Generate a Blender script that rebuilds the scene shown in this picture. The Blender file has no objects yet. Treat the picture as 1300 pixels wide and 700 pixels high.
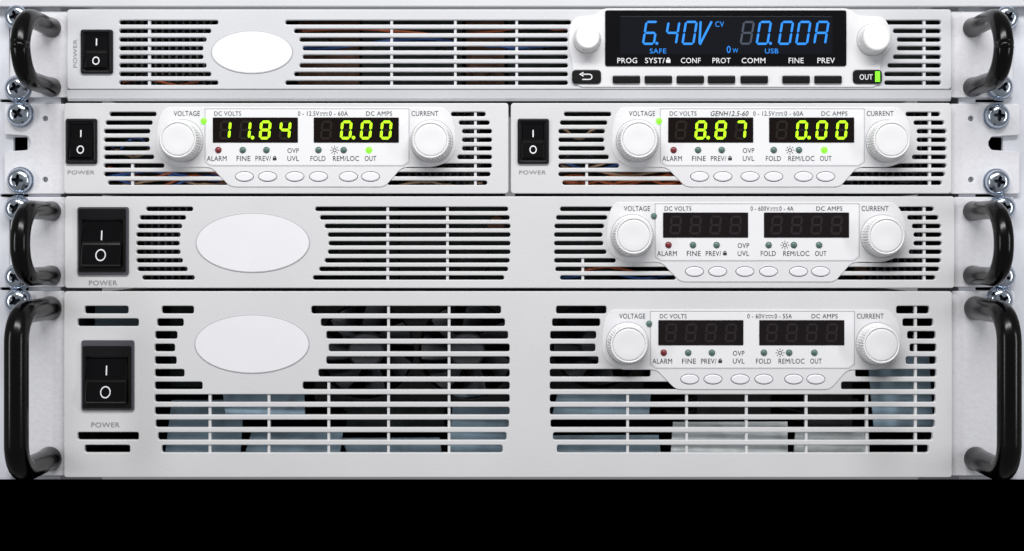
import bpy, math, random, bmesh
from mathutils import Vector, Matrix
random.seed(7)
S=0.000375
scene=bpy.context.scene
COL=scene.collection
def P(x,y,d): return Vector(((x-650)*S, d*S, (305-y)*S))
def lin(c):
    out=[]
    for v in c:
        v/=255.0
        out.append(v/12.92 if v<=0.04045 else ((v+0.055)/1.055)**2.4)
    return (out[0],out[1],out[2],1)
# ---------------------------------------------------------------- materials
def pm(name,col,rough=0.5,metal=0.0,bump=0.0,bscale=500,var=0.0,vscale=60,spec=0.5,coat=0.0,emit=None,es=0.0):
    m=bpy.data.materials.new(name); m.use_nodes=True
    nt=m.node_tree; b=nt.nodes['Principled BSDF']
    b.inputs['Base Color'].default_value=lin(col)
    b.inputs['Roughness'].default_value=rough
    b.inputs['Metallic'].default_value=metal
    b.inputs['Specular IOR Level'].default_value=spec
    if coat: b.inputs['Coat Weight'].default_value=coat
    tc=nt.nodes.new('ShaderNodeTexCoord')
    if var>0:
        n=nt.nodes.new('ShaderNodeTexNoise'); n.inputs['Scale'].default_value=vscale; n.inputs['Detail'].default_value=5
        nt.links.new(tc.outputs['Object'],n.inputs['Vector'])
        r=nt.nodes.new('ShaderNodeValToRGB')
        c=lin(col)
        r.color_ramp.elements[0].position=0.3; r.color_ramp.elements[1].position=0.7
        r.color_ramp.elements[0].color=tuple(v*(1-var) for v in c[:3])+(1,)
        r.color_ramp.elements[1].color=tuple(min(1,v*(1+var)) for v in c[:3])+(1,)
        nt.links.new(n.outputs['Fac'],r.inputs['Fac']); nt.links.new(r.outputs['Color'],b.inputs['Base Color'])
        mr=nt.nodes.new('ShaderNodeMapRange'); mr.inputs['To Min'].default_value=max(0.03,rough*0.85); mr.inputs['To Max'].default_value=min(1,rough*1.15)
        nt.links.new(n.outputs['Fac'],mr.inputs['Value']); nt.links.new(mr.outputs['Result'],b.inputs['Roughness'])
    if bump>0:
        n2=nt.nodes.new('ShaderNodeTexNoise'); n2.inputs['Scale'].default_value=bscale; n2.inputs['Detail'].default_value=2
        nt.links.new(tc.outputs['Object'],n2.inputs['Vector'])
        bp=nt.nodes.new('ShaderNodeBump'); bp.inputs['Strength'].default_value=bump; bp.inputs['Distance'].default_value=S*1.5
        nt.links.new(n2.outputs['Fac'],bp.inputs['Height']); nt.links.new(bp.outputs['Normal'],b.inputs['Normal'])
    if emit:
        b.inputs['Emission Color'].default_value=lin(emit); b.inputs['Emission Strength'].default_value=es
    return m
PANEL=pm('panel_paint',(212,212,214),0.42,bump=0.12,bscale=900,var=0.035,vscale=14)
PANEL1=pm('panel_paint_cool',(207,208,212),0.4,bump=0.12,bscale=900,var=0.035,vscale=14)
EAR=pm('ear_paint',(222,222,227),0.42,bump=0.35,bscale=500,var=0.03,vscale=500)
MODULE=pm('module_plastic',(223,223,226),0.38,bump=0.06,bscale=900,var=0.015,vscale=40)
SHEET=pm('module_sheet',(233,233,236),0.35,var=0.012,vscale=40)
WHITE=pm('white_plate',(232,232,236),0.4,var=0.015,vscale=60)
OVALM=pm('badge_rim',(178,178,184),0.35)
KNOB=pm('knob_plastic',(235,235,236),0.36,bump=0.05,bscale=900,var=0.01)
KNOBC=pm('knob_cap',(230,230,232),0.45,var=0.01)
BTN=pm('button_plastic',(234,234,238),0.35)
GAPM=pm('button_gap_grey',(120,120,128),0.6)
BLACK=pm('black_plastic',(14,14,16),0.35,bump=0.1,bscale=900,spec=0.3)
HANDLE=pm('handle_black',(3,3,4),0.2,bump=0.02,bscale=300,spec=0.26,var=0.2,vscale=60)
ROCK=pm('rocker_black',(6,6,8),0.22,spec=0.22)
FRAMEG=pm('switch_frame_grey',(74,74,82),0.5,spec=0.35)
FRAMEI=pm('switch_frame_dark',(18,18,21),0.35,spec=0.3)
GLASS=pm('display_glass_dark',(19,12,10),0.12,spec=0.3)
GLASSU=pm('display_glass_unlit',(24,19,21),0.12,spec=0.3)
GLASSB=pm('display_surround_black',(8,8,11),0.15,spec=0.3)
LCD=pm('lcd_glass',(14,16,23),0.1,spec=0.4)
SEGOFF=pm('segments_unlit',(36,30,33),0.3)
SEGOFF2=pm('segments_unlit_lit_display',(29,23,16),0.3)
SEGG=pm('segments_green',(150,230,20),0.4,emit=(190,255,24),es=0.85)
SEGB=pm('segments_blue',(10,70,140),0.4,emit=(34,150,250),es=0.85)
SEGBO=pm('segments_blue_dim',(60,68,84),0.4)
LEDR=pm('led_red',(120,40,46),0.25); LEDD=pm('led_green_off',(84,112,104),0.25)
LEDG=pm('led_green_lit',(90,240,50),0.3,emit=(150,255,30),es=0.8)
INK=pm('ink_dark',(36,36,44),0.6); INKG=pm('ink_grey',(140,140,148),0.6); INKW=pm('ink_white',(230,230,234),0.5)
INKL=pm('ink_outline',(172,172,178),0.6)
CHAS=pm('chassis_metal',(34,34,38),0.5,metal=0.3,var=0.2,vscale=80)
DARKM=pm('inner_dark',(24,24,27),0.6)
STEELB=pm('inner_blue_steel',(146,170,186),0.4,metal=0.05,var=0.45,vscale=38)
PALE=pm('inner_painted_glow',(226,236,240),0.45,var=0.25,vscale=40)  # pale colour stands in for the soft glow behind the lower slots
PCB=pm('inner_board',(34,48,44),0.5,var=0.6,vscale=180)
COPPER=pm('inner_copper',(110,78,58),0.45,metal=0.3,var=0.4,vscale=150)
ALU=pm('inner_aluminium',(120,120,124),0.4,metal=0.5,var=0.2)
FANB=pm('fan_blade_grey',(60,62,68),0.35)
W1=pm('wire_orange',(190,96,50),0.4);W2=pm('wire_blue',(50,90,160),0.4);W3=pm('wire_tan',(180,150,120),0.4)
SCREW=pm('screw_steel',(196,206,220),0.22,metal=1.0,bump=0.05,bscale=500,var=0.1,vscale=300)
SCREWD=pm('screw_recess',(60,66,78),0.4,metal=0.6)
RAIL=pm('rail_paint',(214,216,224),0.4,bump=0.1,bscale=600,var=0.04,vscale=80)
VOID=pm('matte_black',(0,0,0),1.0,spec=0.0)
# ---------------------------------------------------------------- mesh helpers
WL={}
class M:
    def __init__(s): s.v=[]; s.f=[]; s.sm=[]
    def add(s,vs,fs,smooth=False):
        o=len(s.v); s.v+= [tuple(v) for v in vs]
        for f in fs: s.f.append([i+o for i in f]); s.sm.append(smooth)
    def box(s,x0,x1,y0,y1,d0,d1):
        vs=[(x0,y0,d0),(x1,y0,d0),(x1,y1,d0),(x0,y1,d0),(x0,y0,d1),(x1,y0,d1),(x1,y1,d1),(x0,y1,d1)]
        s.add(vs,[(0,3,2,1),(4,5,6,7),(0,1,5,4),(1,2,6,5),(2,3,7,6),(3,0,4,7)])
    def poly(s,pts,d):
        s.add([(p[0],p[1],d) for p in pts],[list(range(len(pts)))])
    def line(s,p,q,w,d):
        dx,dy=q[0]-p[0],q[1]-p[1]; L=math.hypot(dx,dy) or 1; nx,ny=-dy/L*w/2,dx/L*w/2
        s.poly([(p[0]+nx,p[1]+ny),(q[0]+nx,q[1]+ny),(q[0]-nx,q[1]-ny),(p[0]-nx,p[1]-ny)],d)
    def ring(s,cx,cy,r0,r1,d,n=24,a0=0,a1=360,ky=1):
        for i in range(n):
            a=math.radians(a0+(a1-a0)*i/n);b=math.radians(a0+(a1-a0)*(i+1)/n)
            s.poly([(cx+r0*math.cos(a),cy+r0*ky*math.sin(a)),(cx+r1*math.cos(a),cy+r1*ky*math.sin(a)),(cx+r1*math.cos(b),cy+r1*ky*math.sin(b)),(cx+r0*math.cos(b),cy+r0*ky*math.sin(b))],d)
    def lathe(s,cx,cy,prof,n=32,flute=None,ky=1,cap=True,smooth=True):
        vs=[];fs=[]
        for k,(r,d) in enumerate(prof):
            for i in range(n):
                a=2*math.pi*i/n; rr=r
                if flute and flute[0]<=k<=flute[1]: rr=r-(0,flute[2]*.6,flute[2],flute[2]*.6)[i%4]
                vs.append((cx+rr*math.cos(a),cy+ky*rr*math.sin(a),d))
        for k in range(len(prof)-1):
            for i in range(n):
                j=(i+1)%n
                fs.append((k*n+i,k*n+j,(k+1)*n+j,(k+1)*n+i))
        s.add(vs,fs,smooth)
        if cap:
            s.add([vs[(len(prof)-1)*n+i] for i in range(n)],[list(range(n))],smooth)
    def tube(s,path,r,n=16):
        pts=[Vector(p) for p in path]; vs=[];fs=[]
        up=None
        for k,p in enumerate(pts):
            rr=r[k] if isinstance(r,list) else r
            t=(pts[min(k+1,len(pts)-1)]-pts[max(k-1,0)]).normalized()
            if up is None:
                up=Vector((1,0,0)) if abs(t.x)<0.8 else Vector((0,1,0))
            u=(up-t*up.dot(t)).normalized(); up=u
            w=t.cross(u)
            for i in range(n):
                a=2*math.pi*i/n
                vs.append(p+u*math.cos(a)*rr+w*math.sin(a)*rr)
        for k in range(len(pts)-1):
            for i in range(n):
                j=(i+1)%n; fs.append((k*n+i,k*n+j,(k+1)*n+j,(k+1)*n+i))
        s.add(vs,fs,True)
        s.add([vs[i] for i in range(n)],[list(range(n))]); s.add([vs[-n+i] for i in range(n)],[list(range(n))])
    def obj(s,name,mat,parent=None,label=None):
        ws=[P(*v) for v in s.v]
        lo=Vector((min(v.x for v in ws),min(v.y for v in ws),min(v.z for v in ws)))
        hi=Vector((max(v.x for v in ws),max(v.y for v in ws),max(v.z for v in ws)))
        c=(lo+hi)/2
        me=bpy.data.meshes.new(name); me.from_pydata([v-c for v in ws],[],s.f)
        for p,sm in zip(me.polygons,s.sm): p.use_smooth=sm
        me.materials.append(mat); me.update()
        bm=bmesh.new(); bm.from_mesh(me); bmesh.ops.recalc_face_normals(bm,faces=bm.faces); bm.to_mesh(me); bm.free()
        ob=bpy.data.objects.new(name,me); COL.objects.link(ob)
        ob.location=c; WL[ob.name]=c
        if parent:
            ob.parent=parent; ob.location=c-WL[parent.name]
        if label: ob["label"]=label
        return ob
def empty(name,x,y,d,label,cat,group=None):
    ob=bpy.data.objects.new(name,None); COL.objects.link(ob); ob.empty_display_size=0.02
    ob.location=P(x,y,d); WL[ob.name]=P(x,y,d)
    ob["label"]=label; ob["category"]=cat
    if group: ob["group"]=group
    return ob
def curve_mesh(cu):
    ob=bpy.data.objects.new('tmp',cu); COL.objects.link(ob)
    bpy.context.view_layer.update()
    dg=bpy.context.evaluated_depsgraph_get()
    me=ob.evaluated_get(dg).to_mesh()
    vs=[tuple(v.co) for v in me.vertices]; fs=[list(p.vertices) for p in me.polygons]
    ob.evaluated_get(dg).to_mesh_clear()
    bpy.data.objects.remove(ob); bpy.data.curves.remove(cu)
    return vs,fs
def plate(m,outlines,d0,d1,bevel=0.8,res=2):
    cu=bpy.data.curves.new('c','CURVE'); cu.dimensions='2D'; cu.fill_mode='BOTH'
    for o in outlines:
        sp=cu.splines.new('POLY'); sp.points.add(len(o)-1)
        for i,(x,y) in enumerate(o): sp.points[i].co=(x-650,305-y,0,1)
        sp.use_cyclic_u=True
    half=abs(d1-d0)/2; bevel=min(bevel,half*0.9)
    cu.extrude=half-bevel; cu.bevel_depth=bevel; cu.bevel_resolution=res; cu.offset=-bevel
    vs,fs=curve_mesh(cu)
    dc=(d0+d1)/2
    m.add([(v[0]+650,305-v[1],dc-v[2]) for v in vs],fs)
def rrect(x0,x1,y0,y1,r=3,n=5):
    pts=[]
    for cx,cy,a in ((x1-r,y0+r,-90),(x1-r,y1-r,0),(x0+r,y1-r,90),(x0+r,y0+r,180)):
        for i in range(n+1):
            t=math.radians(a+90*i/n); pts.append((cx+r*math.cos(t),cy+r*math.sin(t)))
    return pts
def ell(cx,cy,rx,ry,n=28): return [(cx+rx*math.cos(2*math.pi*i/n),cy+ry*math.sin(2*math.pi*i/n)) for i in range(n)]
def roundpoly(pts,r,n=4):
    out=[];N=len(pts)
    for i in range(N):
        p=Vector(pts[i]);a=Vector(pts[i-1]);b=Vector(pts[(i+1)%N])
        da=(a-p);db=(b-p);rr=min(r,da.length/2.2,db.length/2.2)
        q0=p+da.normalized()*rr;q1=p+db.normalized()*rr
        for k in range(n+1):
            t=k/n; out.append(tuple(q0*(1-t)**2+p*2*t*(1-t)+q1*t*t))
    return out
TC={}
def text(m,s,cx,cy,h,d,w=None,shear=0,bold=0.0,align='C',dfun=None,rot=0):
    key=(s,shear,bold)
    if key not in TC:
        cu=bpy.data.curves.new('t','FONT'); cu.body=s; cu.size=1; cu.shear=shear; cu.offset=bold; cu.resolution_u=3; cu.fill_mode='FRONT'; cu.space_character=1.06
        TC[key]=curve_mesh(cu)
    vs,fs=TC[key]
    if not vs: return
    x0=min(v[0] for v in vs);x1=max(v[0] for v in vs);y0=min(v[1] for v in vs);y1=max(v[1] for v in vs)
    ky=h/(y1-y0); kx=ky if w is None else w/(x1-x0)
    W=(x1-x0)*kx
    ox={'C':cx-W/2,'L':cx,'R':cx-W}[align]
    out=[]
    for v in vs:
        X=ox+(v[0]-x0)*kx; Y=cy+h/2-(v[1]-y0)*ky
        if rot:
            dx,dy=X-cx,Y-cy; X,Y=cx+dy,cy-dx
        out.append((X,Y,dfun(Y) if dfun else d))
    m.add(out,fs)
SEG={'0':'abcdef','1':'bc','2':'abged','3':'abgcd','4':'fgbc','5':'afgcd','6':'afgedc','7':'abc','8':'abcdefg','9':'abfgcd','A':'abcefg',' ':''}
def seven(m,ch,cx,cy,w,h,t,d,shear=0.1,dot=False):
    hw,hh=w/2,h/2;g=t*0.12;k=t/2
    def H(y): return [(-hw+k+g,y),(-hw+t+g,y-k),(hw-t-g,y-k),(hw-k-g,y),(hw-t-g,y+k),(-hw+t+g,y+k)]
    def V(x,ya,yb): return [(x,ya+g),(x+k,ya+k+g),(x+k,yb-k-g),(x,yb-g),(x-k,yb-k-g),(x-k,ya+k+g)]
    G={'a':H(-hh+k),'g':H(0),'d':H(hh-k),'f':V(-hw+k,-hh+k,0),'b':V(hw-k,-hh+k,0),'e':V(-hw+k,0,hh-k),'c':V(hw-k,0,hh-k)}
    for s in SEG[ch]:
        m.poly([(cx+x-y*shear,cy+y) for x,y in G[s]],d)
    if dot:
        r=t*0.7; m.poly([(cx+hw+t*0.95-hh*shear+r*math.cos(a*math.pi/4),cy+hh-r+r*math.sin(a*math.pi/4)) for a in range(8)],d)
def lock(m,cx,cy,s,d):
    m.poly([(cx-s*.5,cy),(cx+s*.5,cy),(cx+s*.5,cy+s*.7),(cx-s*.5,cy+s*.7)],d)
    m.ring(cx,cy,s*.2,s*.38,d,8,180,360,1.3)
def dcsym(m,cx,cy,d):
    m.line((cx-5,cy-1.2),(cx+5,cy-1.2),0.8,d)
    for i in (-3.8,0,3.8): m.line((cx+i-1.2,cy+1.4),(cx+i+1.2,cy+1.4),0.8,d)
def sunicon(m,cx,cy,d):
    m.ring(cx,cy,1.6,2.5,d,12)
    for i in range(8):
        a=i*math.pi/4; m.line((cx+3.6*math.cos(a),cy+3.6*math.sin(a)),(cx+5.6*math.cos(a),cy+5.6*math.sin(a)),0.8,d)
# ---------------------------------------------------------------- shared parts
def slotpoly(xa,xb,y,h):
    r=min(h/2,2.6);return rrect(xa,xb,y-h/2,y+h/2,r,3)
def front(par,x0,x1,y0,y1,slots,h,ribs,holes,mat,rc=4):
    m=M()
    outs=[rrect(x0,x1,y0,y1,rc)]+[slotpoly(a,b,y,h) for (y,a,b) in slots]+holes
    plate(m,outs,0,7,1.2)
    for (x,ya,yb) in ribs: m.box(x-1.6,x+1.6,ya,yb,2.0,7.6)
    return m.obj('front_panel',mat,par)
def chassis(par,x0,x1,y0,y1,depth=430):
    m=M(); t=3
    m.box(x0,x1,y0,y0+t,8,depth);m.box(x0,x1,y1-t,y1,8,depth)
    m.box(x0,x0+t,y0+t,y1-t,8,depth);m.box(x1-t,x1,y0+t,y1-t,8,depth)
    m.box(x0+t,x1-t,y0+t,y1-t,depth-4,depth)
    m.obj('chassis',CHAS,par)
def badge(par,cx,cy,rx,ry):
    m=M(); plate(m,[ell(cx,cy,rx,ry,64)],-0.8,0.5,0.4); o=m.obj('badge',OVALM,par,'blank white oval badge plate')
    m=M(); plate(m,[ell(cx,cy,rx-1.2,ry-1.2,64)],-1.1,-0.5,0.2); m.obj('badge_face',WHITE,o)
def knob(par,cx,cy,r,L=25,smooth=False):
    m=M()
    if smooth:
        m.lathe(cx,cy,[(r*0.8,-1),(r*1.0,-1.5),(r*1.0,-4),(r*0.96,-6),(r*0.93,-L*0.5),(r*0.9,-L+3),(r*0.84,-L+0.8),(r*0.74,-L)],160,flute=(3,5,0.9))
        cr=r*0.72
    else:
        m.lathe(cx,cy,[(r*0.8,-1.5),(r*1.0,-1.8),(r*1.0,-3.5),(r*0.99,-4),(r*0.99,-4.5),(r*0.955,-L+4),(r*0.915,-L+1.8),(r*0.86,-L+.2),(r*0.82,-L),(r*0.79,-L+0.3),(r*0.78,-L+1.6),(r*0.76,-L+1.8)],176,flute=(4,6,2.9))
        cr=r*0.765
    o=m.obj('knob',KNOB,par)
    f=M(); f.lathe(cx,cy,[(cr,-L+1.5),(cr*0.98,-L+0.5),(cr*0.9,-L+0.25),(cr*0.5,-L+0.7),(0.3,-L+0.9)],48); f.obj('knob_cap',KNOBC,o)
    m=M(); m.ring(cx,cy,r*0.9,r*1.035,-1.7 if not smooth else -1.75,36); m.obj('knob_collar',OVALM,o)
def rocker(par,x0,x1,y0,y1,rx0,rx1,ry0,ry1,yi,yo,big):
    m=M()
    plate(m,[rrect(x0,x1,y0,y1,3),rrect(rx0-2,rx1+2,ry0-2,ry1+2,2)],-3.5,0.5,1.2)
    m.box(rx0-3,rx1+3,ry0-3,ry1+3,-0.6,0.2)
    sw=m.obj('rocker_switch',FRAMEG if big else FRAMEI,par)
    if big:
        m=M(); plate(m,[rrect(rx0-5,rx1+5,ry0-15,ry1+7,2),rrect(rx0-1,rx1+1,ry0-1,ry1+1,2)],-5.5,-2.5,0.9); m.obj('bezel',BLACK,sw)
    k=1.0 if big else 0.5
    ym=(ry0+ry1)/2
    prof=[(ry0,-2*k),(ry0+1.5,-4.5*k),(ym-2,-7*k),(ym,-7.6*k),(ym+2,-8.4*k),(ry1-2,-13*k),(ry1,-10*k)]
    vs=[];fs=[];n=len(prof)
    xs=[(rx0,1.2),(rx0+1.2,0),(rx1-1.2,0),(rx1,1.2)]
    for x,dd in xs:
        for (y,d) in prof: vs.append((x,y,d+dd))
    for c in range(3):
        for i in range(n-1): fs.append((c*n+i,c*n+i+1,(c+1)*n+i+1,(c+1)*n+i))
    for x in (rx0,rx1):
        for (y,d) in prof: vs.append((x,y,-0.5))
    for i in range(n-1): fs.append((i,i+1,4*n+i+1,4*n+i)); fs.append((3*n+i,3*n+i+1,5*n+i+1,5*n+i))
    fs.append((n-1,2*n-1,3*n-1,4*n-1,6*n-1,5*n-1))
    m=M(); m.add(vs,fs); m.obj('rocker',ROCK,sw)
    def df(y):
        for i in range(n-1):
            if prof[i][0]<=y<=prof[i+1][0]:
                t=(y-prof[i][0])/(prof[i+1][0]-prof[i][0]); return prof[i][1]*(1-t)+prof[i+1][1]*t-0.5
        return -9
    m=M(); cx=(rx0+rx1)/2
    hI=12 if big else 9
    def q(pts): m.add([(x,y,df(y)) for x,y in pts],[list(range(len(pts)))])
    q([(cx-.8,yi-hI/2),(cx+.8,yi-hI/2),(cx+.8,yi+hI/2),(cx-.8,yi+hI/2)])
    ro=6.6 if big else 4.6
    for i in range(28):
        a=2*math.pi*i/28;b=2*math.pi*(i+1)/28
        r0,r1=ro-1.3,ro
        q([(cx+r0*math.cos(a),yo+1.15*r0*math.sin(a)),(cx+r1*math.cos(a),yo+1.15*r1*math.sin(a)),(cx+r1*math.cos(b),yo+1.15*r1*math.sin(b)),(cx+r0*math.cos(b),yo+1.15*r0*math.sin(b))])
    m.obj('switch_symbols',INKW,sw)
def handle(par,x0,ya,yb,r,so,rc):
    path=[(x0,ya,9),(x0,ya,2),(x0,ya,-5),(x0,ya,-16)]
    rad=[r+1.2,r+1,r+.3,r]
    for i in range(0,17):
        a=math.radians(90*i/16); path.append((x0,ya+rc-rc*math.cos(a),-so+rc-rc*math.sin(a)));rad.append(r)
    for i in range(0,17):
        a=math.radians(90*i/16); path.append((x0,yb-rc+rc*math.sin(a),-so+rc-rc*math.cos(a)));rad.append(r)
    path+=[(x0,yb,-16),(x0,yb,-5),(x0,yb,2),(x0,yb,9)];rad+=[r,r+.3,r+1,r+1.2]
    m=M(); m.tube(path,rad,28)
    m.obj('handle',HANDLE,par)
def ear(par,outs,mat=EAR):
    m=M(); plate(m,outs,10,16,1.0); m.obj('mounting_ear',mat,par)
BX=[(888,),(917.5,),(952,),(982,),(1020,),(1048,)]
def buttons_holes(dx,dy): return [ell(b[0]+dx,224.5+dy,12.0,6.7) for b in BX]
def module(par,dx,dy,lit,ratings,v=None,a=None,model=None,leds=(False,False)):
    X=lambda x:x+dx
    Y=lambda y:y+dy
    outl=roundpoly([(788,136.5),(1140,136.5),(1150,146),(1156,165),(1156,192),(1146,206),(1128,212.5),(1088,212.5),(1066,237.5),(870,237.5),(846,212.5),(800,212.5),(783,203),(777,190),(777,165),(781,146)],7)
    m=M(); plate(m,[[(X(x),Y(y)) for x,y in outl]]+buttons_holes(dx,dy),-1.3,0.6,0.6); m.obj('control_panel',MODULE,par)
    m=M()
    sh=[(839,139.5),(1096,139.5),(1096,205),(1089,210),(846,210),(839,205)]
    plate(m,[roundpoly([(X(x),Y(y)) for x,y in sh],3)],-1.7,-1.0,0.2)
    m.obj('control_panel_label_sheet',SHEET,par)
    D=-2.0
    t=M()
    pp=[(X(x),Y(y)) for x,y in [(838,138.5),(1097,138.5),(1097,206),(1090,211),(845,211),(838,206)]]
    g=M()
    for i in range(6): g.line(pp[i],pp[(i+1)%6],0.8,-1.5)
    g.obj('panel_outline',INKL,par)
    text(t,'VOLTAGE',X(815),Y(144.5),6.4,D+0.4,33)
    text(t,'CURRENT',X(1117),Y(144.5),6.4,D+0.4,34)
    text(t,'DC VOLTS',X(867),Y(144.5),5.6,D,34)
    text(t,'DC AMPS',X(1059),Y(144.5),5.6,D,33)
    if model: text(t,model,X(926),Y(144.5),6.4,D,48,shear=0.25,bold=0.006)
    text(t,ratings[0],X(983),Y(144.5),5.8,D,align='R',w=ratings[2]); dcsym(t,X(989),Y(145),D); text(t,ratings[1],X(995.5),Y(144.5),5.8,D,align='L',w=ratings[3])
    for s,x,w in (('ALARM',853,25),('FINE',887,17.5),('PREV/',912,19.5),('UVL',950,14.5),('FOLD',981.5,19),('REM/LOC',1017,33),('OUT',1048,14.5)):
        text(t,s,X(x),Y(201.5),6.4,D,w)
    text(t,'OVP',X(950),Y(191.5),6.2,D,14.5)
    lock(t,X(926.5),Y(200.5),4.8,D); sunicon(t,X(1002.5),Y(191),D)
    t.obj('lettering',INK,par)
    for i,(x0,val) in enumerate(((848,v),(976,a))):
        m=M(); plate(m,[rrect(X(x0),X(x0+108),Y(149.5),Y(181.5),1)],-2.4,-1.2,0.4)
        dsp=m.obj('display',GLASS if lit else GLASSU,par)
        on=M(); off=M()
        cells=[]
        if val:
            for ch in val:
                if ch=='.': cells[-1][1]=True
                else: cells.append([ch,False])
        else: cells=[[' ',False]]*4
        for k in range(4):
            cx=X(x0)+16+25.3*k; cy=Y(165.5)
            if cells[k][0]!='8': seven(off,'8',cx,cy,14.5,24,2.8,-2.6,0.09)
            if cells[k][0]!=' ' : seven(on,cells[k][0],cx,cy,14.5,24,3.3,-2.8,0.09,dot=cells[k][1])
        off.obj('unlit_segments',SEGOFF2 if lit else SEGOFF,dsp)
        if on.v: on.obj('lit_digits',SEGG,dsp)
    for i,x in enumerate((855,886,916,982,1014,1046)):
        m=M(); mt=LEDR if i==0 else LEDD
        if leds[1] and i==5: mt=LEDG
        m.lathe(X(x),Y(190.8),[(4.3,-1.6),(4.0,-2.4),(3.2,-3.4),(1.6,-4.1),(0.4,-4.3)],16)
        m.obj('indicator_light',mt,par)
    m=M(); m.lathe(X(836.5),Y(154),[(4.0,-1.2),(3.8,-2.4),(3.1,-3.4),(1.6,-4.1),(0.4,-4.3)],16); m.obj('indicator_light',LEDG if leds[0] else LEDD,par)
    for b in BX:
        m=M(); plate(m,[ell(X(b[0]),Y(224.5),11.3,6.0)],-3.0,5.5,1.6,3); bt=m.obj('button',BTN,par)
    m=M(); m.box(X(872),X(1064),Y(216.5),Y(232.5),0.6,6.4); m.obj('button_backing',GAPM,par)
    knob(par,X(809),Y(179),26.5); knob(par,X(1125.5),Y(179.5),26.5)
def innards(par,specs):
    for nm,mt,args in specs:
        if nm=='heat_sink':
            groups=[];cur=[]
            for a in args:
                if cur and a[0]-cur[-1][1]>40: groups.append(cur);cur=[]
                cur.append(a)
            groups.append(cur)
            for gp in groups:
                m=M()
                for a in gp: m.box(*a)
                m.box(gp[0][0]-.5,gp[-1][1]+.5,gp[0][2],gp[0][3],gp[0][5]-4,gp[0][5]+4); m.obj(nm,mt,par)
        else:
            for a in args:
                m=M(); m.box(*a); m.obj(nm,mt,par)
def wires(par,x0,x1,y0,y1,n,d=20,pal=None):
    for i in range(n):
        m=M(); y=random.uniform(y0,y1); pts=[]; pa=random.uniform(0,6); am=random.uniform(3,8)
        for k in range(25):
            pts.append((x0+(x1-x0)*k/24,y+am*math.sin(pa+k*0.35)+k*random.uniform(-.06,.06),d+5*math.sin(pa*2+k*.5)))
        m.tube(pts,1.9,8); m.obj('wire',random.choice(pal or [W1,W2,W3,DARKM,W1]),par)
def capacitors(par,lst):
    for (x,y,r,mt) in lst:
        m=M(); m.lathe(x,y,[(r,60),(r,34),(r-1.5,32)],24); m.obj('capacitor',mt,par)
G='power supplies stacked in the rack'
# ================================================================ UNIT 1
u=empty('power_supply',646,128,100,'slim light grey rack power supply with blue digital readout','power supply',G)
r1=[28.5+10.95*i for i in range(8)]
la=[277,268,262,258,258,262,268,277]; mb=[362,373,380,384,384,380,373,362]; rb=[1123,1134,1139,1139,1134,1127,1123,1123]
sl=[]
for i,y in enumerate(r1):
    sl+=[(y,151,la[i]),(y,mb[i],721 if i not in(0,) else 725),(y,rb[i],1195)]
ribs=[(x,22,110) for x in (189,497,578,656,1174)]
front(u,85,1208,12,113.5,sl,5.6,ribs,[],PANEL1)
chassis(u,92,1200,16,112)
m=M()
vs=[];prof=[(114.3,0),(125,2.5),(128,5),(128,9),(114.3,9)]
for x in (85,1208):
    for y,d in prof: vs.append((x,y,d))
m.add(vs,[(0,1,6,5),(1,2,7,6),(2,3,8,7),(3,4,9,8),(4,0,5,9),(0,4,3,2,1),(5,6,7,8,9)])
m.obj('bottom_lip',PANEL1,u)
badge(u,320,66.5,52,27.5)
rocker(u,103,144,38,94,109,138,44,88,54,78,False)
m=M(); text(m,'POWER',95.5,68,5,-0.5,36,rot=1)
m.obj('lettering',INKG,u)
m=M(); plate(m,[roundpoly([(766,11),(1077,11),(1088,20),(1122,22),(1131,38),(1131,62),(1118,74),(1117,104),(1110,111),(736,111),(728,104),(726,76),(722,62),(722,36),(730,22),(755,20)],6)],-1.6,0.6,0.8)
m.obj('control_panel',MODULE,u)
m=M(); plate(m,[rrect(768,1074,13.5,84.5,3)],-3.2,-1.2,0.6); dsp=m.obj('display',GLASSB,u,'black screen window with blue readout and white captions')
m=M(); plate(m,[rrect(787,1056,21.5,69.5,1)],-3.5,-3.0,0.1); m.obj('screen',LCD,dsp)
m=M(); D=-3.9
def v1(ch,cx,dot=False): seven(m,ch,cx,42.5,16.5,30.5,2.8,D,0.16,dot=dot)
v1('6',825,True); v1('4',853); v1('0',875)
m.line((889,28),(887.5,55.5),2.8,D); m.line((887.8,57.5),(903,28),2.8,D)
v1('0',969,True); v1('0',997); v1('0',1019); v1('A',1042)
text(m,'CV',913,31.5,7,D,11)
text(m,'SAFE',835,65.5,6.2,D,21); text(m,'0',924.5,63.5,9,D,5); text(m,'W',933,65,5.5,D,7); text(m,'USB',979,65.5,6.2,D,17)
m.obj('lit_digits',SEGB,dsp)
m=M(); seven(m,'8',948,42.5,15,30,2.6,-3.75,0.16); m.obj('unlit_segments',SEGBO,dsp)
m=M(); D=-3.6
for s,x,w in (('PROG',796,25),('SYST/',831,25),('CONF',876.5,25),('PROT',915.5,23),('COMM',956,30),('FINE',1010,19),('PREV',1048,22)):
    text(m,s,x,77.5,6.8,D,w,bold=0.004)
lock(m,848,76.5,5.5,D)
m.obj('caption_lettering',INKW,dsp)
for x in (795,835.5,876,915.5,957,1010,1050.5):
    m=M(); plate(m,[rrect(x-17.5,x+17.5,96.5,106.5,2)],-5,-1,1.5); m.obj('button',BLACK,u)
m=M(); plate(m,[rrect(726,763,89,107,5)],-4,-1,1.4); b=m.obj('button',BLACK,u,'black return button with white arrow')
m=M(); D=-4.3
m.line((738,95),(748,95),1.3,D);m.line((739,101.5),(748,101.5),1.3,D);m.ring(748,98.25,2.6,3.9,D,10,-90,90);m.poly([(735,95),(740.5,91.8),(740.5,98.2)],D)
m.obj('arrow_symbol',INKW,b)
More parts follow.
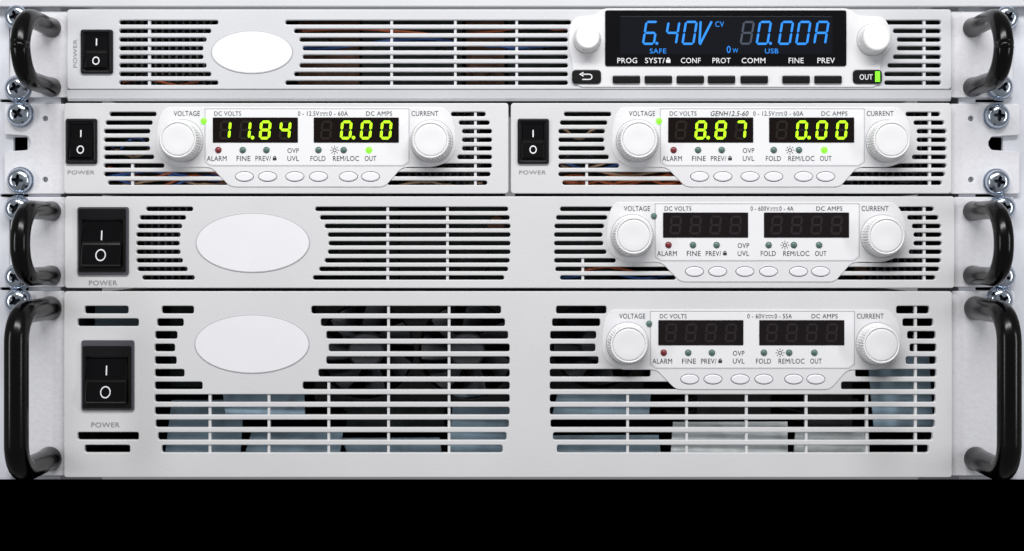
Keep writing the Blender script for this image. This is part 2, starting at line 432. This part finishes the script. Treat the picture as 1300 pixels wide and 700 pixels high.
m=M(); plate(m,[rrect(1082,1119,89,107,5)],-4,-1,1.4); b=m.obj('button',BLACK,u,'black output button with green light bar')
m=M(); text(m,'OUT',1098.5,98.5,7,-4.3,16.5,bold=0.01); m.obj('button_lettering',INKW,b)
m=M(); m.box(1110,1116,91.5,104.5,-4.6,-3.5); m.obj('light_bar',LEDG,b)
knob(u,745,50.5,17.5,24,True); knob(u,1107.5,51,20,24,True)
handle(u,62,34,110,11.6,105,42); handle(u,1238,34,110,11.6,105,42)
ear(u,[roundpoly([(83,13),(83,123),(8,123),(8,13)],3),ell(20,22,14,8),ell(20,112,14,8)])
ear(u,[roundpoly([(1210,13),(1210,123),(1290,123),(1290,13)],3),ell(1279,22,9,8),ell(1275,112,12,8)])
innards(u,[('heat_sink',ALU,[(150+i*9,153+i*9,20,108,40,80) for i in range(14)]),
 ('circuit_board',COPPER,[(370,450,20,108,55,60),(590,640,20,108,50,60)]),
 ('circuit_board',PCB,[(455,585,20,108,46,50),(645,720,20,108,48,52),(1120,1196,20,108,40,46)])])
wires(u,380,720,30,100,2); wires(u,150,270,70,105,2)
capacitors(u,[(400,50,14,DARKM),(540,50,15,DARKM),(610,78,17,COPPER),(680,50,15,DARKM)])
# ================================================================ UNIT 2a/2b
r2=[145+10.9*i for i in range(9)]
def half(dx,label,x0,x1,v,a,model,wn):
    u=empty('power_supply',(x0+x1)/2,246,100,label,'power supply',G)
    A=[(716,776),(711,771),(709,768),(709,767),(709,768),(709,773),(709,786),(709,863),(714,867)]
    B=[(1150,1194),(1160,1199),(1164,1202),(1164,1202),(1164,1202),(1158,1202),(1092,1202),(1078,1200),(1069,1196)]
    sl=[]
    for i,y in enumerate(r2):
        sl+=[(y,A[i][0]+dx,A[i][1]+dx),(y,B[i][0]+dx,B[i][1]+dx)]
    ribs=[(745+dx,205,238),(1181+dx,140,238)]
    front(u,x0,x1,131,246,sl,5.6,ribs,buttons_holes(dx,0),PANEL)
    chassis(u,x0+6,x1-6,135,243)
    s0=x0+3 if dx<0 else x0+8.5
    rocker(u,s0,s0+40,151,208.5,s0+5.5,s0+34,157,202,170,190.5,False)
    m=M(); text(m,'POWER',s0+19,219,4.8,-0.5,34); m.obj('lettering',INKG,u)
    module(u,dx,0,True,('0 - 12.5V','0 - 60A',27,24),v,a,model,(True,True))
    innards(u,[('heat_sink',ALU,[(1092+dx+i*9,1095+dx+i*9,138,240,50,90) for i in range(11)]),
      ('circuit_board',PCB,[(712+dx,790+dx,138,240,60,64)]),('circuit_board',COPPER,[(790+dx,870+dx,205,240,54,60)])])
    wires(u,712+dx,868+dx,205,236,wn,14,[W1,W2,W3,W1]); wires(u,1072+dx,1190+dx,212,236,3,14); wires(u,712+dx,780+dx,150,200,2)
    return u
u2=half(-577.5,'half width grey power supply with green digits reading 11.84',81,645.5,'11.84',' 0.00',None,7)
u3=half(0,'half width grey power supply with green digits reading 8.87',648.5,1208,' 8.87',' 0.00','GENH12.5-60',7)
ear(u2,[roundpoly([(80,131),(80,246),(2,246),(2,192),(32,190),(36,181),(32,172),(2,170),(2,131)],3),ell(54,150,3.5,3.5),ell(54,228,3.5,3.5)])
ear(u3,[roundpoly([(1209,131),(1209,246),(1298,246),(1298,192),(1262,190),(1257,182),(1262,173),(1298,171),(1298,131)],3),ell(1236,150,3.5,3.5),ell(1236,228,3.5,3.5)])
# ================================================================ UNIT 3
u=empty('power_supply',646,366,100,'light grey power supply with unlit displays and black handles','power supply',G)
r3=[265.5+10.9*i for i in range(9)]
A=[(185,245),(177,236),(174,231),(172.5,229),(172.5,228),(172.5,229),(172.5,232),(174,238),(180,247)]
Bq=[(400,645),(406,647),(412,648),(416,648),(417,648),(416,648),(412,647),(405,645),(397,640)]
C=[(711,780),(706,771),(704,767),(703.5,765),(703.5,766),(703.5,770),(703.5,782),(705,858),(711,858)]
Dq=[(1140,1186),(1152,1192),(1158,1195),(1160,1196),(1160,1196),(1154,1196),(1088,1195),(1072,1193),(1063,1188)]
sl=[]
for i,y in enumerate(r3):
    for q in (A,Bq,C,Dq): sl.append((y,q[i][0],q[i][1]))
ribs=[(x,260,358) for x in (492,568,1174)]+[(740,325,358)]
front(u,82,1212,249.5,366,sl,5.6,ribs,buttons_holes(-6.5,120.5),PANEL)
chassis(u,90,1204,254,363)
badge(u,321,308.5,72.5,38)
rocker(u,99,164,263,349,106,156,280,338,299,324,True)
m=M(); text(m,'POWER',131,359.3,6.2,-0.5,36); m.obj('lettering',INKG,u)
module(u,-6.5,120.5,False,('0 - 600V','0 - 4A',24,18))
handle(u,62,268,350,11.6,105,40); handle(u,1238,268,350,11.6,105,40)
ear(u,[roundpoly([(80,250),(80,365),(8,365),(8,250)],3),ell(18,266,13,8),ell(18,350,13,8)])
ear(u,[roundpoly([(1214,250),(1214,365),(1290,365),(1290,250)],3),ell(1275,262,12,8),ell(1275,350,12,8)])
innards(u,[('circuit_board',PCB,[(400,500,256,360,70,74),(570,648,256,360,56,60),(705,780,256,360,54,58)]),
 ('heat_sink',ALU,[(172+i*9,175+i*9,256,360,40,80) for i in range(8)]+[(1065+i*9,1068+i*9,256,360,60,100) for i in range(14)]),
 ('transformer',DARKM,[(505,565,270,360,38,90)])])
wires(u,705,860,335,356,2)
capacitors(u,[(440,330,20,DARKM),(600,330,22,DARKM),(630,285,12,COPPER),(1100,345,10,COPPER)])
# ================================================================ UNIT 4
u=empty('power_supply',646,606,100,'tall double height grey power supply with large grilles and long handles','power supply',G)
r4=[393.5+16.05*i for i in range(12)]
A=[(205,246),(199,233),(196.5,225),(196,222),(196,224),(196,234),(196,257)]
Bq=[(395,636),(407,641),(414,645),(417,647),(414,647),(404,647),(384,647)]
C=[(706,770),(701,762),(698.5,757),(698,756),(698,760),(698,826),(698,859)]
Dq=[(1138,1180),(1146,1185),(1152,1188),(1155,1189),(1150,1189),(1086,1189),(1068,1188)]
sl=[]
for i in range(7):
    for q in (A,Bq,C,Dq): sl.append((r4[i],q[i][0],q[i][1]))
for i in range(7,12):
    e=[0,0,1,4,9][i-7]
    sl+=[(r4[i],196+e,647-e),(r4[i],698+e,1188-e)]
sl+=[(393.5,107,163),(409.5,98,176),(553.8,98,176),(570,107,165)]
ribs=[(x,499,576) for x in (266,341,797,872,948,1024,1101)]+[(x,388,576) for x in (493,570,1163)]+[(417,480,576)]
front(u,81,1209,370,606.5,sl,9.8,ribs,buttons_holes(-12.5,257),PANEL)
chassis(u,90,1202,376,600)
badge(u,320,437,73,37.5)
rocker(u,104,171,432,521,111,163,454,511,470,497,True)
m=M(); text(m,'POWER',134,539.5,6.2,-0.5,36); m.obj('lettering',INKG,u)
module(u,-12.5,257,False,('0 - 60V','0 - 55A',22,22))
handle(u,60,392,584,14.3,112,36); handle(u,1242,392,584,14.3,112,36)
ear(u,[roundpoly([(79,370),(79,606),(8,606),(8,370)],3),ell(20,383,13,8)])
ear(u,[roundpoly([(1211,370),(1211,606),(1292,606),(1292,370)],3),ell(1272,381,12,8)])
def fan(par,cx,cy,R,d):
    m=M(); plate(m,[rrect(cx-R-4,cx+R+4,cy-R-4,cy+R+4,6),ell(cx,cy,R,R,48)],d,d+40,1.5)
    f=m.obj('fan',BLACK,par)
    m=M(); m.lathe(cx,cy,[(R*.38,d+30),(R*.38,d+3),(R*.33,d)],32)
    for k in range(7):
        a=2*math.pi*k/7; n=8; vs=[];fs=[]
        for i in range(n+1):
            r=R*(0.36+0.6*i/n)
            for s_,dd in ((0,6),(0.3,16),(0.6,28)):
                aa=a+s_+0.25*i/n; vs.append((cx+r*math.cos(aa),cy+r*math.sin(aa),d+dd))
        for i in range(n):
            for j in range(2): q=i*3+j; fs.append((q,q+1,q+4,q+3))
        m.add(vs,fs,True)
    m.obj('fan_blade',FANB,f)
fan(u,462,447,62,22); fan(u,592,447,62,22); fan(u,760,440,58,46)
def sheet(x0,x1,y0,y1,d0,d1,mat,sk=0):
    m=M(); vs=[(x0+sk,y0,d0),(x1+sk*.4,y0,d0+4),(x1,y1,d1+4),(x0,y1,d1)]
    vs+=[(a,b,c+3) for a,b,c in vs]
    m.add(vs,[(0,1,2,3),(7,6,5,4),(0,4,5,1),(1,5,6,2),(2,6,7,3),(3,7,4,0)]); m.obj('bracket_and_glow_sheet',mat,u)
sheet(198,296,514,597,50,40,STEELB,8)
sheet(283,384,497,533,26,18,STEELB,-6)
sheet(300,425,550,597,48,34,STEELB,12)
sheet(568,646,502,595,44,30,STEELB,6)
sheet(440,560,564,597,54,44,STEELB,-12)
sheet(852,1004,540,597,30,16,PALE,6)  # pale sheets paint a soft glow inside the tall unit, not brackets
sheet(1012,1112,552,597,42,26,PALE,6)
sheet(1118,1196,452,546,44,34,STEELB,-6)
sheet(702,828,502,532,44,36,STEELB,8)
sheet(700,845,560,597,50,36,STEELB,-8)
innards(u,[('circuit_board',PCB,[(196,275,380,500,84,88),(430,560,522,560,84,88)]),
 ('bracket_and_glow_sheet',STEELB,[(100,178,385,420,70,74)]),
 ('transformer',DARKM,[(1030,1090,480,545,34,90),(890,985,480,532,35,90)])])
wires(u,430,640,512,530,2,60,[DARKM]); wires(u,850,1100,508,530,2,50,[DARKM])
# ================================================================ rack posts, neighbours
rk=empty('equipment_rack',650,620,40,'white painted equipment rack posts with square screw holes','rack')
for s,x0,x1,hx in ((0,-70,72,20),(1,1222,1370,1270)):
    m=M(); holes=[]
    for y in (-16,66,182,308,440,500,560):
        holes.append(rrect(hx-9,hx+9,y-9,y+9,1.5))
    for y in (126.5,248,367.5): holes.append(rrect(hx-26,hx+10,y-1.8,y+1.8,1.5))
    plate(m,[rrect(x0,x1,-120,900,2)]+holes,17,24,1.0)
    m.box(x0,x0+6,-120,900,24.2,200); m.box(x1-6,x1,-120,900,24.2,200)
    m.obj('rack_post',RAIL,rk)
    m=M(); m.box(x0+8,x1-8,-110,890,120,124); m.obj('post_back',DARKM,rk)
m=M(); plate(m,[rrect(-60,1360,-110,8.5,2)],2,8,2.0)
o=m.obj('equipment_case',PANEL1); o["label"]='bottom edge of a grey equipment case mounted above'; o["category"]='equipment'
m=M(); plate(m,[rrect(-90,1390,610,800,1)],-3,8,0.5)  # added plate fills the black border strip, not a rack part
o=m.obj('border_strip_plate',VOID); o["label"]='added matte black plate standing in for a border strip'; o["category"]='plate'
# screws
def screw_mesh():
    m=M()
    m.lathe(0,0,[(17.5,10),(17.5,8.6),(16.8,8)],40)
    m.lathe(0,0,[(15.5,8),(15.5,4),(14.6,1),(12.4,-1.6),(9.2,-3.2),(8.0,-3.4)],40,cap=False)
    n=40; vs=[];fs=[]
    def rr(i):
        a=2*math.pi*i/n; return 5.6+2.1*math.cos(4*a)
    for i in range(n):
        a=2*math.pi*i/n; vs.append((8*math.cos(a),8*math.sin(a),-3.4))
    for i in range(n):
        a=2*math.pi*i/n; vs.append((rr(i)*math.cos(a),rr(i)*math.sin(a),-3.5))
    for i in range(n):
        a=2*math.pi*i/n; vs.append((rr(i)*.75*math.cos(a),rr(i)*.75*math.sin(a),4))
    for k in (0,1):
        for i in range(n):
            j=(i+1)%n; fs.append((k*n+i,k*n+j,(k+1)*n+j,(k+1)*n+i))
    fs.append([2*n+i for i in range(n)])
    m.add(vs,fs)
    return m
sm=screw_mesh()
me=bpy.data.meshes.new('rack_screw'); me.from_pydata([Vector((v[0]*S,v[2]*S,-v[1]*S)) for v in sm.v],[],sm.f)
for p,s_ in zip(me.polygons,sm.sm): p.use_smooth=s_
me.materials.append(SCREW); me.materials.append(SCREWD)
bm=bmesh.new(); bm.from_mesh(me); bmesh.ops.recalc_face_normals(bm,faces=bm.faces); bm.to_mesh(me); bm.free()
for p in me.polygons[-41:]: p.material_index=1
for (x,y) in [(20,21),(20,112),(23,144.5),(23,229),(20,265),(20,352),(20,383),(1279,22),(1272,110),(1268,147),(1268,231),(1275,264),(1275,351),(1272,381)]:
    ob=bpy.data.objects.new('rack_screw',me); COL.objects.link(ob)
    ob.location=P(x,y,0); ob.rotation_euler=(0,random.uniform(0,1.5),0)
    ob["label"]='shiny steel cross recess screw fixing a supply to the rack'; ob["category"]='screw'; ob["group"]='screws fixing the supplies to the rack'
# ================================================================ lights
w=bpy.data.worlds.new("World"); scene.world=w; w.use_nodes=True
w.node_tree.nodes['Background'].inputs[0].default_value=(0.98,0.985,1.0,1); w.node_tree.nodes['Background'].inputs[1].default_value=0.22
def area(name,x,y,d,sx,sy,pw,col,tgt=(650,305,0)):
    l=bpy.data.lights.new(name,'AREA'); l.shape='RECTANGLE'; l.size=sx*S; l.size_y=sy*S; l.energy=pw; l.color=col
    o=bpy.data.objects.new(name,l); COL.objects.link(o); o.location=P(x,y,d)
    o.rotation_euler=(P(*tgt)-P(x,y,d)).to_track_quat('-Z','Y').to_euler()
area('ceiling_light',650,-1150,-1450,2000,380,6.7,(1,0.995,0.985),(650,400,0))
area('side_fill',-1500,200,-1500,260,1200,1.75,(0.97,0.98,1))  # unseen fill lamps added left and right
area('side_fill',2800,200,-1500,260,1200,1.75,(0.97,0.98,1))
# ================================================================ camera
cam=bpy.data.cameras.new('camera'); co=bpy.data.objects.new('camera',cam); COL.objects.link(co)
DD=1800
co.location=P(650,305,-DD); co.rotation_euler=(math.radians(90),0,0)
cam.sensor_width=36; cam.lens=36*DD/1300; cam.shift_y=-45/1300; cam.clip_start=0.01; cam.clip_end=50
scene.camera=co
scene.view_settings.view_transform='Standard'; scene.view_settings.look='None'; scene.view_settings.exposure=0
